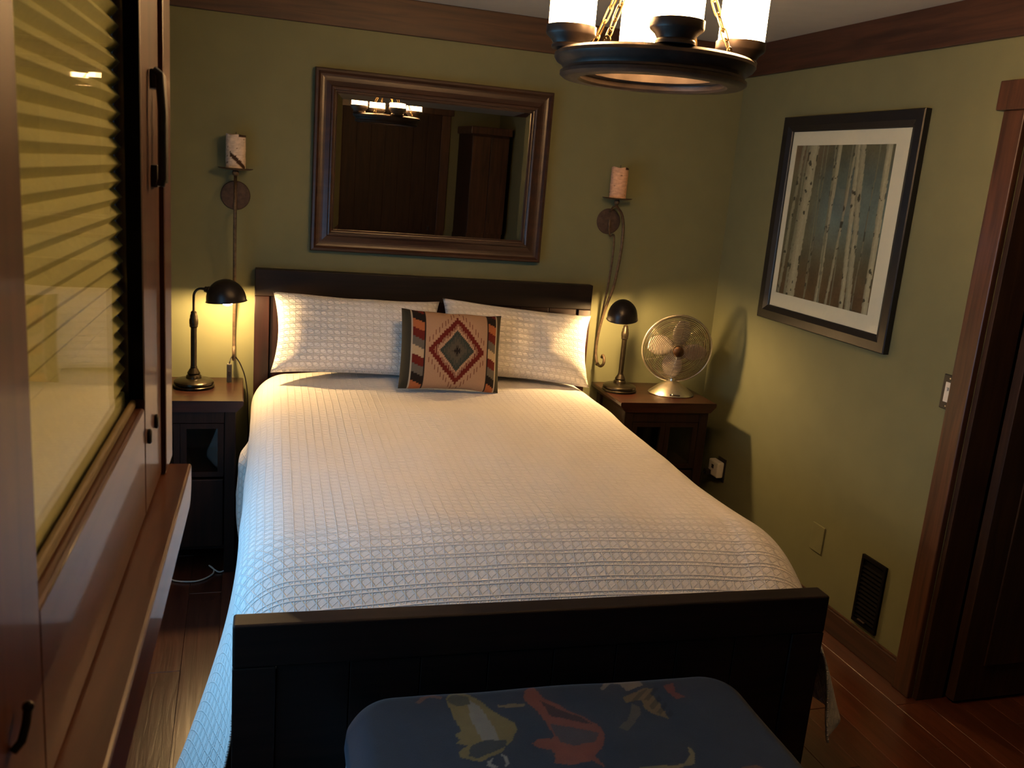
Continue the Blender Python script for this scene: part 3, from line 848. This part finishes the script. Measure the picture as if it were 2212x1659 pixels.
B(-.017, .005, -.036, -.020, .004, .086).build('switch_body', M['black'], cs, bev=.003)
B(-.011, -.001, -.039, -.035, .040, .056).build('slider', M['blackmetal'], cs, bev=.001)
B(-.015, .003, -.034, -.022, .0855, .0885).build('collar', M['nickel'], cs, bev=.001)
wc = MB().tube(cat([(-1.16, -.42, .006), (-1.12, -.50, .006), (-1.03, -.52, .006), (-.97, -.47, .006), (-.96, -.42, .010), (-.98, -.40, .02), (-.94, -.44, .006), (-.91, -.42, .006)]), .0032, 6).build('floor_cable', M['white'])
tag(wc, 'thin pale cable looped on the floor by the nightstand', 'cable')

# ================================================================== FRAMED WALL PIECES
def sweep_frame(root, rect, prof, m, plane, name='frame_rail'):
    """rect=(a0,a1,z0,z1) outer size; prof=[(inset, height)]; plane maps (a, h, z) to xyz"""
    a0, a1, z0, z1 = rect
    for sd in range(4):
        mb = MB(); vs = []
        for ins, h in prof:
            c = [(a0 + ins, z0 + ins), (a1 - ins, z0 + ins), (a1 - ins, z1 - ins), (a0 + ins, z1 - ins)]
            p, q = c[sd], c[(sd + 1) % 4]
            vs += [plane(p[0], h, p[1]), plane(q[0], h, q[1])]
        k = len(prof)
        fs = [(2 * i, 2 * i + 1, 2 * i + 3, 2 * i + 2) for i in range(k - 1)]
        fs += [(0, 2 * k - 2, 2 * k - 1, 1), tuple(2 * i for i in range(k)), tuple(2 * i + 1 for i in reversed(range(k)))]
        mb.add(vs, fs); mb.build(name, m, root)
mr_ = thing('wall_mirror', 'large rectangular wall mirror in a moulded dark wood frame', 'mirror', (-.015, -.0075, 1.372), (.0115, 0, -.0105))
rect = (-.547, .547, 0, .793)
prof = [(0, .002), (0, .030), (.004, .036), (.014, .038), (.019, .032), (.024, .026)]
prof += [(.024 + .044 * t, .026 - .010 * sin(pi * t * .5) + .016 * t * t) for t in (.2, .4, .6, .8)]
prof += [(.070, .031), (.074, .037), (.080, .039), (.086, .036), (.089, .027), (.093, .026), (.096, .021), (.100, .015), (.1005, .002)]
sweep_frame(mr_, rect, prof, M['mframe'], lambda a, h, z: (a, -h, z))
gi = .0985; bv = .024
a0, a1, z0, z1 = rect[0] + gi, rect[1] - gi, rect[2] + gi, rect[3] - gi
mb = MB()
vs = [(a0, -.0105, z0), (a1, -.0105, z0), (a1, -.0105, z1), (a0, -.0105, z1), (a0 + bv, -.0112, z0 + bv), (a1 - bv, -.0112, z0 + bv), (a1 - bv, -.0112, z1 - bv), (a0 + bv, -.0112, z1 - bv),
      (a0, -.004, z0), (a1, -.004, z0), (a1, -.004, z1), (a0, -.004, z1)]
mb.add(vs, [(4, 5, 6, 7), (11, 10, 9, 8)] + [(i, (i + 1) % 4, 4 + (i + 1) % 4, 4 + i) for i in range(4)] + [(8 + i, 8 + (i + 1) % 4, (i + 1) % 4, i) for i in range(4)])
mb.build('mirror_glass', M['mirror'], mr_)

# birch print
pr_ = thing('framed_print', 'black framed print of birch trunks with a cream mat', 'picture', (XR, -.9035, 1.213))
R = (-.4535, .4535, 0, .921)
pl_ = lambda a, h, z: (-h, -a, z)       # a grows away from the corner, towards the camera
prof = [(0, .002), (0, .026), (.004, .030), (.040, .030), (.062, .020), (.066, .016), (.066, .002)]
sweep_frame(pr_, R, prof, M['pframe'], pl_)
mb = MB(); ii, i2 = .063, .135
mm_ = [(R[0] + ii, R[2] + ii), (R[1] - ii, R[2] + ii), (R[1] - ii, R[3] - ii), (R[0] + ii, R[3] - ii)]
q = [(-.352, .130), (.305, .130), (.305, .796), (-.352, .796)]
mb.add([pl_(a, .010, z) for a, z in mm_] + [pl_(a, .010, z) for a, z in q] + [pl_(a, .0085, z) for a, z in q],
       [(i, (i + 1) % 4, 4 + (i + 1) % 4, 4 + i) for i in range(4)] + [(4 + i, 4 + (i + 1) % 4, 8 + (i + 1) % 4, 8 + i) for i in range(4)])
mb.build('mat_board', M['mat'], pr_)
trunks = [(.085, .02, .018, .62), (.20, .165, .052, 1.0), (.13, .10, .012, .5), (.31, .33, .006, .45), (.35, .34, .005, .4), (.475, .47, .021, .92), (.43, .49, .010, .5), (.60, .62, .006, .4),
          (.64, .575, .013, .72), (.665, .735, .022, 1.0), (.70, .80, .028, .85), (.945, .965, .027, 1.1), (.86, .84, .005, .4)]
def birch(s, t):   # s 0..1 along the wall, t 0..1 upwards
    n1 = nz(s * 3, t * 3, 1) ; n2 = nz(s * 9, t * 9, 2)
    base = [.115, .105, .072]
    blue = smooth(.25, .55, t) * (1 - smooth(.75, 1.0, t)) * (smooth(.2, .45, s) * .9)
    base = [b * (1 - blue) + c * blue for b, c in zip(base, (.125, .16, .165))]
    br = (1 - smooth(.05, .38, t)); base = [b * (1 - br) + c * br for b, c in zip(base, (.120, .070, .036))]
    tp = smooth(.72, 1.0, t) * (1 - smooth(.1, .5, s)); base = [b * (1 - tp) + c * tp for b, c in zip(base, (.17, .11, .075))]
    k = 1 + .35 * n1 + .2 * n2
    c = [b * k for b in base]
    for i, (xt, xb, w, br) in enumerate(trunks):
        xc = xb + (xt - xb) * t + .012 * nz(t * 3, i * 7.0)
        d = (s - xc) / w
        if abs(d) < 1 + .15 * nz(t * 30, i * 3.0):
            f = (1 - .35 * max(0, -d) - .15 * abs(d)) * br * (1 + .18 * nz(s * 60, t * 14, i))
            mk = nz(s * 25 + i * 9, t * 26, i * 3.3)
            if mk > .47 or (abs(d) > .8 and nz(t * 18, i * 11.0) > .25): c = [.055, .048, .036]
            else: c = [.40 * f + .06 * (1 - f), .355 * f + .06 * (1 - f), .27 * f + .045 * (1 - f)]
    return [v * 1.25 for v in c]
n = 170; mb = MB(); cols = []
for j in range(n + 1):
    for i in range(n + 1):
        s, t = i / n, j / n
        mb.v.append(pl_(-.352 + s * .657, .0085, .130 + t * .666)); cols.append(birch(s, t))
for j in range(n):
    for i in range(n):
        mb.f.append((j * (n + 1) + i, j * (n + 1) + i + 1, (j + 1) * (n + 1) + i + 1, (j + 1) * (n + 1) + i)); mb.sm.append(False)
me = mb.mesh('artwork'); color_attr(me, lambda i, co: cols[i]); me.materials.append(M['art']); put('artwork', me, pr_)
B(-.0165, -.0150, -(R[1] - .064), -(R[0] + .064), R[2] + .064, R[3] - .064).build('picture_glass', M['glass'], pr_)

# ================================================================== WALL PLATES ON THE RIGHT
sw = thing('light_switch', 'black switch plate with a white toggle beside the door casing', 'switch', (XR, -1.6865, 1.148))
B(-.006, 0, -.038, .024, -.062, .062).build('plate', M['black'], sw, bev=.0025)
tg = B(-.009, -.0055, -.022, .008, -.036, .036).build('rocker', M['white'], sw, bev=.0015)
B(-.016, -.0085, -.012, -.002, .006, .018).build('toggle', M['white'], tg, bev=.0015)
for z in (-.05, .05): MB().lathe([(0, 0), (.003, 0), (.003, .001), (0, .0014)], 12, mtx=Matrix.Rotation(-pi / 2, 3, 'Y')).build('screw', M['nickel'], sw, loc=(-.006, -.007, z))
bpn = thing('blank_plate', 'blank wall plate painted the wall green', 'wall plate', (XR, -1.126, .350))
B(-.006, 0, -.042, .042, -.062, .062).build('plate', M['wall'], bpn, bev=.003)
for z in (-.042, .042): MB().lathe([(0, 0), (.003, 0), (.003, .001), (0, .0014)], 12, mtx=Matrix.Rotation(-pi / 2, 3, 'Y')).build('screw', M['wall'], bpn, loc=(-.006, 0, z))
vt = thing('wall_vent', 'dark brown rectangular wall vent just above the baseboard', 'vent', (XR, -1.495, .268))
mvt = plain('dark_vent_enamel', (.0035, .0028, .0025), .8, 0, spec=.08)
B(-.004, 0, -.071, .071, -.144, .144).build('back', mvt, vt, bev=.002)
for a in ((-.071, .071, .128, .144), (-.071, .071, -.144, -.128), (-.071, -.058, -.128, .128), (.058, .071, -.128, .128)): B(-.012, -.004, a[0], a[1], a[2], a[3]).build('frame_bar', mvt, vt, bev=.002)
for i in range(13):
    z = -.112 + i * .0178
    MB().prism([(-.004, z), (-.011, z - .006), (-.0105, z - .0075), (-.004, z - .002)], 'y', -.058, .058).build('louvre', mvt, vt)
B(-.018, -.011, -.012, .030, -.124, -.119).build('damper_lever', M['platerust'], vt, bev=.001)
ol = thing('power_outlet', 'dark outlet plate low on the wall behind the nightstand', 'outlet', (XR, -.285, .375))
B(-.006, 0, -.038, .038, -.062, .062).build('plate', M['black'], ol, bev=.002)
ad = thing('plug_adapter', 'white plug-in adapter in the outlet beside the nightstand', 'adapter', (XR - .006, -.270, .386))
ab = B(-.040, 0, -.048, .046, -.050, .034).build('body', M['white'], ad, bev=.008)
B(-.0415, -.0395, -.010, .010, -.008, .012).build('socket_slot', M['black'], ad)
pg = thing('power_plug', 'black plug and cord hanging from the white adapter', 'plug', (XR - .0475, -.250, .352))
B(-.030, 0, -.015, .018, -.012, .014).build('plug_body', M['black'], pg, bev=.004)
MB().tube(cat([(-.028, 0, 0), (-.045, .004, -.02), (-.045, .01, -.12), (-.04, .02, -.26), (-.06, .05, -.343), (-.14, .10, -.347)]), .003, 6).build('cord', M['black'], pg)

# ================================================================== CHANDELIER
CX, CY, CZ = .038, -2.200, 2.000
ch = thing('chandelier', 'dark hoop chandelier with glowing candle glasses on chains', 'chandelier', (CX, CY, CZ), (0, 0, math.radians(-13)))
ringp = [(.150, .060), (.206, .060), (.222, .058), (.229, .052), (.230, .045), (.224, .036), (.213, .030), (.208, .022), (.209, .017), (.214, .014), (.214, .007), (.206, .001), (.196, 0), (.172, 0), (.166, .005), (.164, .016), (.150, .020), (.150, .060)]
MB().lathe(ringp, 96, cap0=False, cap1=False).build('hoop', M['hoop'], ch)
for q in range(4):
    a = pi / 2 * q
    cx, cy = .197 * cos(a), .197 * sin(a)
    hl = MB().lathe([(.042, .0602), (.042, .066), (.039, .070), (.045, .080), (.055, .088), (.057, .092), (.057, .108), (.054, .108), (.054, .094), (0, .092)], 40, c=(cx, cy, 0)).build('candle_cup', M['hoop'], ch)
    MB().lathe([(.050, .0925), (.0525, .100), (.0525, .250), (.049, .250), (.049, .104), (.046, .098), (.0, .096)], 40, c=(cx, cy, 0), cap0=True, cap1=False).build('candle_glass', M['candleglass'], hl)
TOP = Vector((0, 0, .40))
for q in range(4):
    a = math.radians(45 + 90 * q)
    p0 = Vector((.190 * cos(a), .190 * sin(a), .066)); d = TOP + Vector((.025 * cos(a), .025 * sin(a), 0)) - p0
    Ld = d.length; d.normalize(); side = d.cross(Vector((0, 0, 1))).normalized(); oth = d.cross(side)
    MB().tube([p0 + side * .009 * cos(t) + Vector((0, 0, .009 * sin(t))) for t in [2 * pi * i / 16 for i in range(16)]], .0022, 6, closed=True).build('chain_ring', M['chain'], ch)
    k = 0; pos = .006
    while pos < Ld - .01:
        ln = .022 if k < 2 else .036
        ctr = p0 + d * (pos + ln / 2); wv = side if k % 2 == 0 else oth
        hw = .0065 if k < 2 else .0060
        pts = []
        for i in range(20):
            t = 2 * pi * i / 20
            cc, ss = cos(t), sin(t)
            pts.append(ctr + d * (ln / 2 + .004) * (abs(cc) ** .6) * (1 if cc > 0 else -1) + wv * hw * (abs(ss) ** .6) * (1 if ss > 0 else -1))
        MB().tube(pts, .0024 if k > 1 else .0018, 6, closed=True).build('chain_link', M['chain'], ch)
        pos += ln; k += 1
MB().lathe([(.0, .375), (.030, .380), (.034, .405), (.018, .415), (.010, .422), (.010, .448), (.058, .458), (.064, .4885), (0, .4888)], 32).build('ceiling_canopy', M['hoop'], ch)

# ================================================================== OTTOMAN
OB = (-.112, -2.540)
ot = thing('ottoman', 'low padded stool in dark blue fabric with animal print', 'ottoman', (OB[0], OB[1], 0), (0, 0, -.04))
PY = {
'bull': [(-0.271, 0.205), (-0.25, 0.243), (-0.227, 0.256), (-0.191, 0.201), (-0.15, 0.126), (-0.124, 0.095), (-0.124, 0.067), (-0.147, 0.026), (-0.167, 0.011), (-0.176, -0.004), (-0.231, -0.033), (-0.275, -0.016), (-0.277, 0.001), (-0.251, 0.023), (-0.276, 0.035), (-0.265, 0.046), (-0.278, 0.065), (-0.255, 0.08), (-0.261, 0.113), (-0.265, 0.131), (-0.267, 0.17)],
'pale': [(-0.214, 0.203), (-0.192, 0.17), (-0.178, 0.102), (-0.178, 0.03), (-0.216, 0.035), (-0.223, 0.108), (-0.223, 0.155)],
'belly': [(-0.246, 0.022), (-0.205, 0.038), (-0.159, 0.032), (-0.167, 0.011), (-0.205, -0.009), (-0.239, -0.021), (-0.258, -0.009)],
'head': [(-0.271, 0.205), (-0.243, 0.232), (-0.212, 0.213), (-0.212, 0.183), (-0.242, 0.176), (-0.262, 0.194)],
'horn': [(-0.346, 0.204), (-0.325, 0.227), (-0.296, 0.233), (-0.275, 0.22), (-0.282, 0.212), (-0.309, 0.22), (-0.339, 0.197)],
'hoof': [(-0.222, -0.039), (-0.206, -0.029), (-0.212, -0.045), (-0.2, -0.058), (-0.211, -0.06), (-0.222, -0.051)],
'hoof2': [(-0.186, -0.011), (-0.175, -0.021), (-0.17, -0.046), (-0.181, -0.057), (-0.181, -0.032)],
'red': [(-0.079, 0.197), (-0.05, 0.234), (-0.035, 0.238), (-0.027, 0.19), (0.012, 0.14), (0.048, 0.101), (0.075, 0.06), (0.08, 0.022), (0.052, -0.027), (0.03, -0.049), (0.037, -0.088), (0.026, -0.078), (0.015, -0.062), (-0.026, -0.07), (-0.074, -0.056), (-0.06, -0.028), (-0.063, -0.012), (-0.092, 0.001), (-0.103, 0.016), (-0.085, 0.029), (-0.051, 0.027), (-0.043, 0.038), (-0.045, 0.085), (-0.058, 0.144), (-0.074, 0.17)],
'redbelly': [(-0.036, 0.079), (0.016, 0.059), (0.064, 0.03), (0.048, -0.0), (-0.006, -0.006), (-0.033, 0.011), (-0.04, 0.047)],
'redline': [(-0.036, 0.176), (0.004, 0.131), (0.042, 0.102), (0.064, 0.062), (0.025, 0.085), (-0.026, 0.111)],
'redhorn': [(-0.148, 0.17), (-0.11, 0.168), (-0.079, 0.166), (-0.082, 0.152), (-0.119, 0.154), (-0.148, 0.162)],
'deer': [(0.132, 0.202), (0.168, 0.247), (0.196, 0.251), (0.255, 0.244), (0.255, 0.214), (0.204, 0.188), (0.197, 0.221), (0.175, 0.229), (0.139, 0.196)],
'deer2': [(0.182, 0.164), (0.253, 0.198), (0.277, 0.195), (0.26, 0.171), (0.268, 0.128), (0.265, 0.064), (0.232, 0.087), (0.218, 0.114), (0.226, 0.149), (0.178, 0.139)],
'deer3': [(0.196, 0.137), (0.21, 0.12), (0.193, 0.083), (0.14, 0.029), (0.122, 0.04), (0.169, 0.086)],
'deer4': [(0.307, 0.202), (0.34, 0.21), (0.332, 0.172), (0.346, 0.144), (0.32, 0.137), (0.311, 0.16)],
'low': [(0.113, -0.098), (0.173, -0.102), (0.224, -0.101), (0.256, -0.072), (0.259, -0.042), (0.268, -0.051), (0.267, -0.073), (0.251, -0.105), (0.214, -0.112), (0.177, -0.119), (0.114, -0.111)]}
PC = {'bull': (.26, .22, .06), 'pale': (.30, .31, .27), 'belly': (.05, .06, .06), 'head': (.10, .10, .05), 'horn': (.22, .10, .06), 'hoof': (.34, .36, .34), 'hoof2': (.34, .36, .34),
      'red': (.27, .075, .035), 'redbelly': (.085, .07, .08), 'redline': (.06, .022, .016), 'redhorn': (.28, .22, .10), 'deer': (.30, .26, .20), 'deer2': (.22, .16, .06), 'deer3': (.13, .12, .09), 'deer4': (.24, .06, .04), 'low': (.26, .24, .12)}
BLUE = (.021, .033, .058)
def ocol(x, y):
    c = BLUE
    for dx, dy, fx in ((0, 0, 1),):
        for k, p in PY.items():
            if inpoly(x * 1.02 + .012 + .004 * nz(x * 30, y * 30), y + .004 * nz(x * 30, y * 30, 5), p): c = PC[k]
    if y < -.13:          # the same animals repeat further down the cloth
        for k, p in PY.items():
            if inpoly(-x + .05, y + .36, p): c = PC[k]
    if c is not BLUE: c = tuple(.74 * v + .10 * w for v, w in zip(c, BLUE))
    if k_deer(x, y): c = tuple(v * .55 for v in c)
    g = .60 * (1 + .10 * nz(x * 40, y * 40))
    return tuple(v * g for v in c)
def k_deer(x, y): return inpoly(x, y, PY['deer2']) and int((x - y) * 60) % 2 == 0
OW, OD, OR = .515, .275, .115
mb = MB(); cols = []; n, mm = 260, 140
def orr(s, t):
    """square -> rounded rectangle"""
    x, y = s * OW, t * OD
    ex, ey = abs(x) - (OW - OR), abs(y) - (OD - OR)
    if ex > 0 and ey > 0:
        r = max(ex, ey); l = sqrt(ex * ex + ey * ey)
        k = r / l; x = (OW - OR + ex * k) * (1 if s > 0 else -1); y = (OD - OR + ey * k) * (1 if t > 0 else -1)
    return x, y
for j in range(mm + 1):
    for i in range(n + 1):
        s, t = -1 + 2 * i / n, -1 + 2 * j / mm
        x, y = orr(s, t)
        e = max(abs(s), abs(t))
        ed = min(OW * (1 - abs(s)), OD * (1 - abs(t)))
        z = .525 - .050 * max(0, 1 - ed / .06) ** 2.4 + .004 * nz(x * 6, y * 6)
        mb.v.append((x, y, z)); cols.append(ocol(x, y))
o1 = n + 1
for j in range(mm):
    for i in range(n):
        mb.f.append((j * o1 + i, j * o1 + i + 1, (j + 1) * o1 + i + 1, (j + 1) * o1 + i)); mb.sm.append(True)
# side skirt of the cushion
edge = [i for i in range(n)] + [j * o1 + n for j in range(mm)] + [mm * o1 + n - i for i in range(n)] + [(mm - j) * o1 for j in range(mm)]
E0 = len(mb.v)
for lay, (zz, kk) in enumerate(((.44, 1.006), (.400, .992))):
    for e in edge:
        v = mb.v[e]; mb.v.append((v[0] * kk, v[1] * kk, zz)); cols.append(BLUE)
Ln = len(edge)
for i in range(Ln):
    i2 = (i + 1) % Ln
    mb.f.append((edge[i], edge[i2], E0 + i2, E0 + i)); mb.sm.append(True)
    mb.f.append((E0 + i, E0 + i2, E0 + Ln + i2, E0 + Ln + i)); mb.sm.append(True)
mb.f.append(tuple(E0 + Ln + i for i in range(Ln))); mb.sm.append(False)
me = mb.mesh('cushion_top'); color_attr(me, lambda i, co: cols[i]); me.materials.append(M['otto']); put('cushion_top', me, ot)
# pale fabric skirt board and legs
mb = MB(); pts = [mb_ for mb_ in edge]
sk = [(me.vertices[e].co.x * .996, me.vertices[e].co.y * .996) for e in edge]
MB().prism(sk[::4], 'z', .20, .3995).build('skirt', M['otside'], ot)
for sx in (-1, 1):
    for sy in (-1, 1):
        MB().lathe([(.016, 0), (.024, .05), (.030, .12), (.032, .2)], 16).build('leg', M['espresso'], ot, loc=(sx * .40, sy * .17, 0))
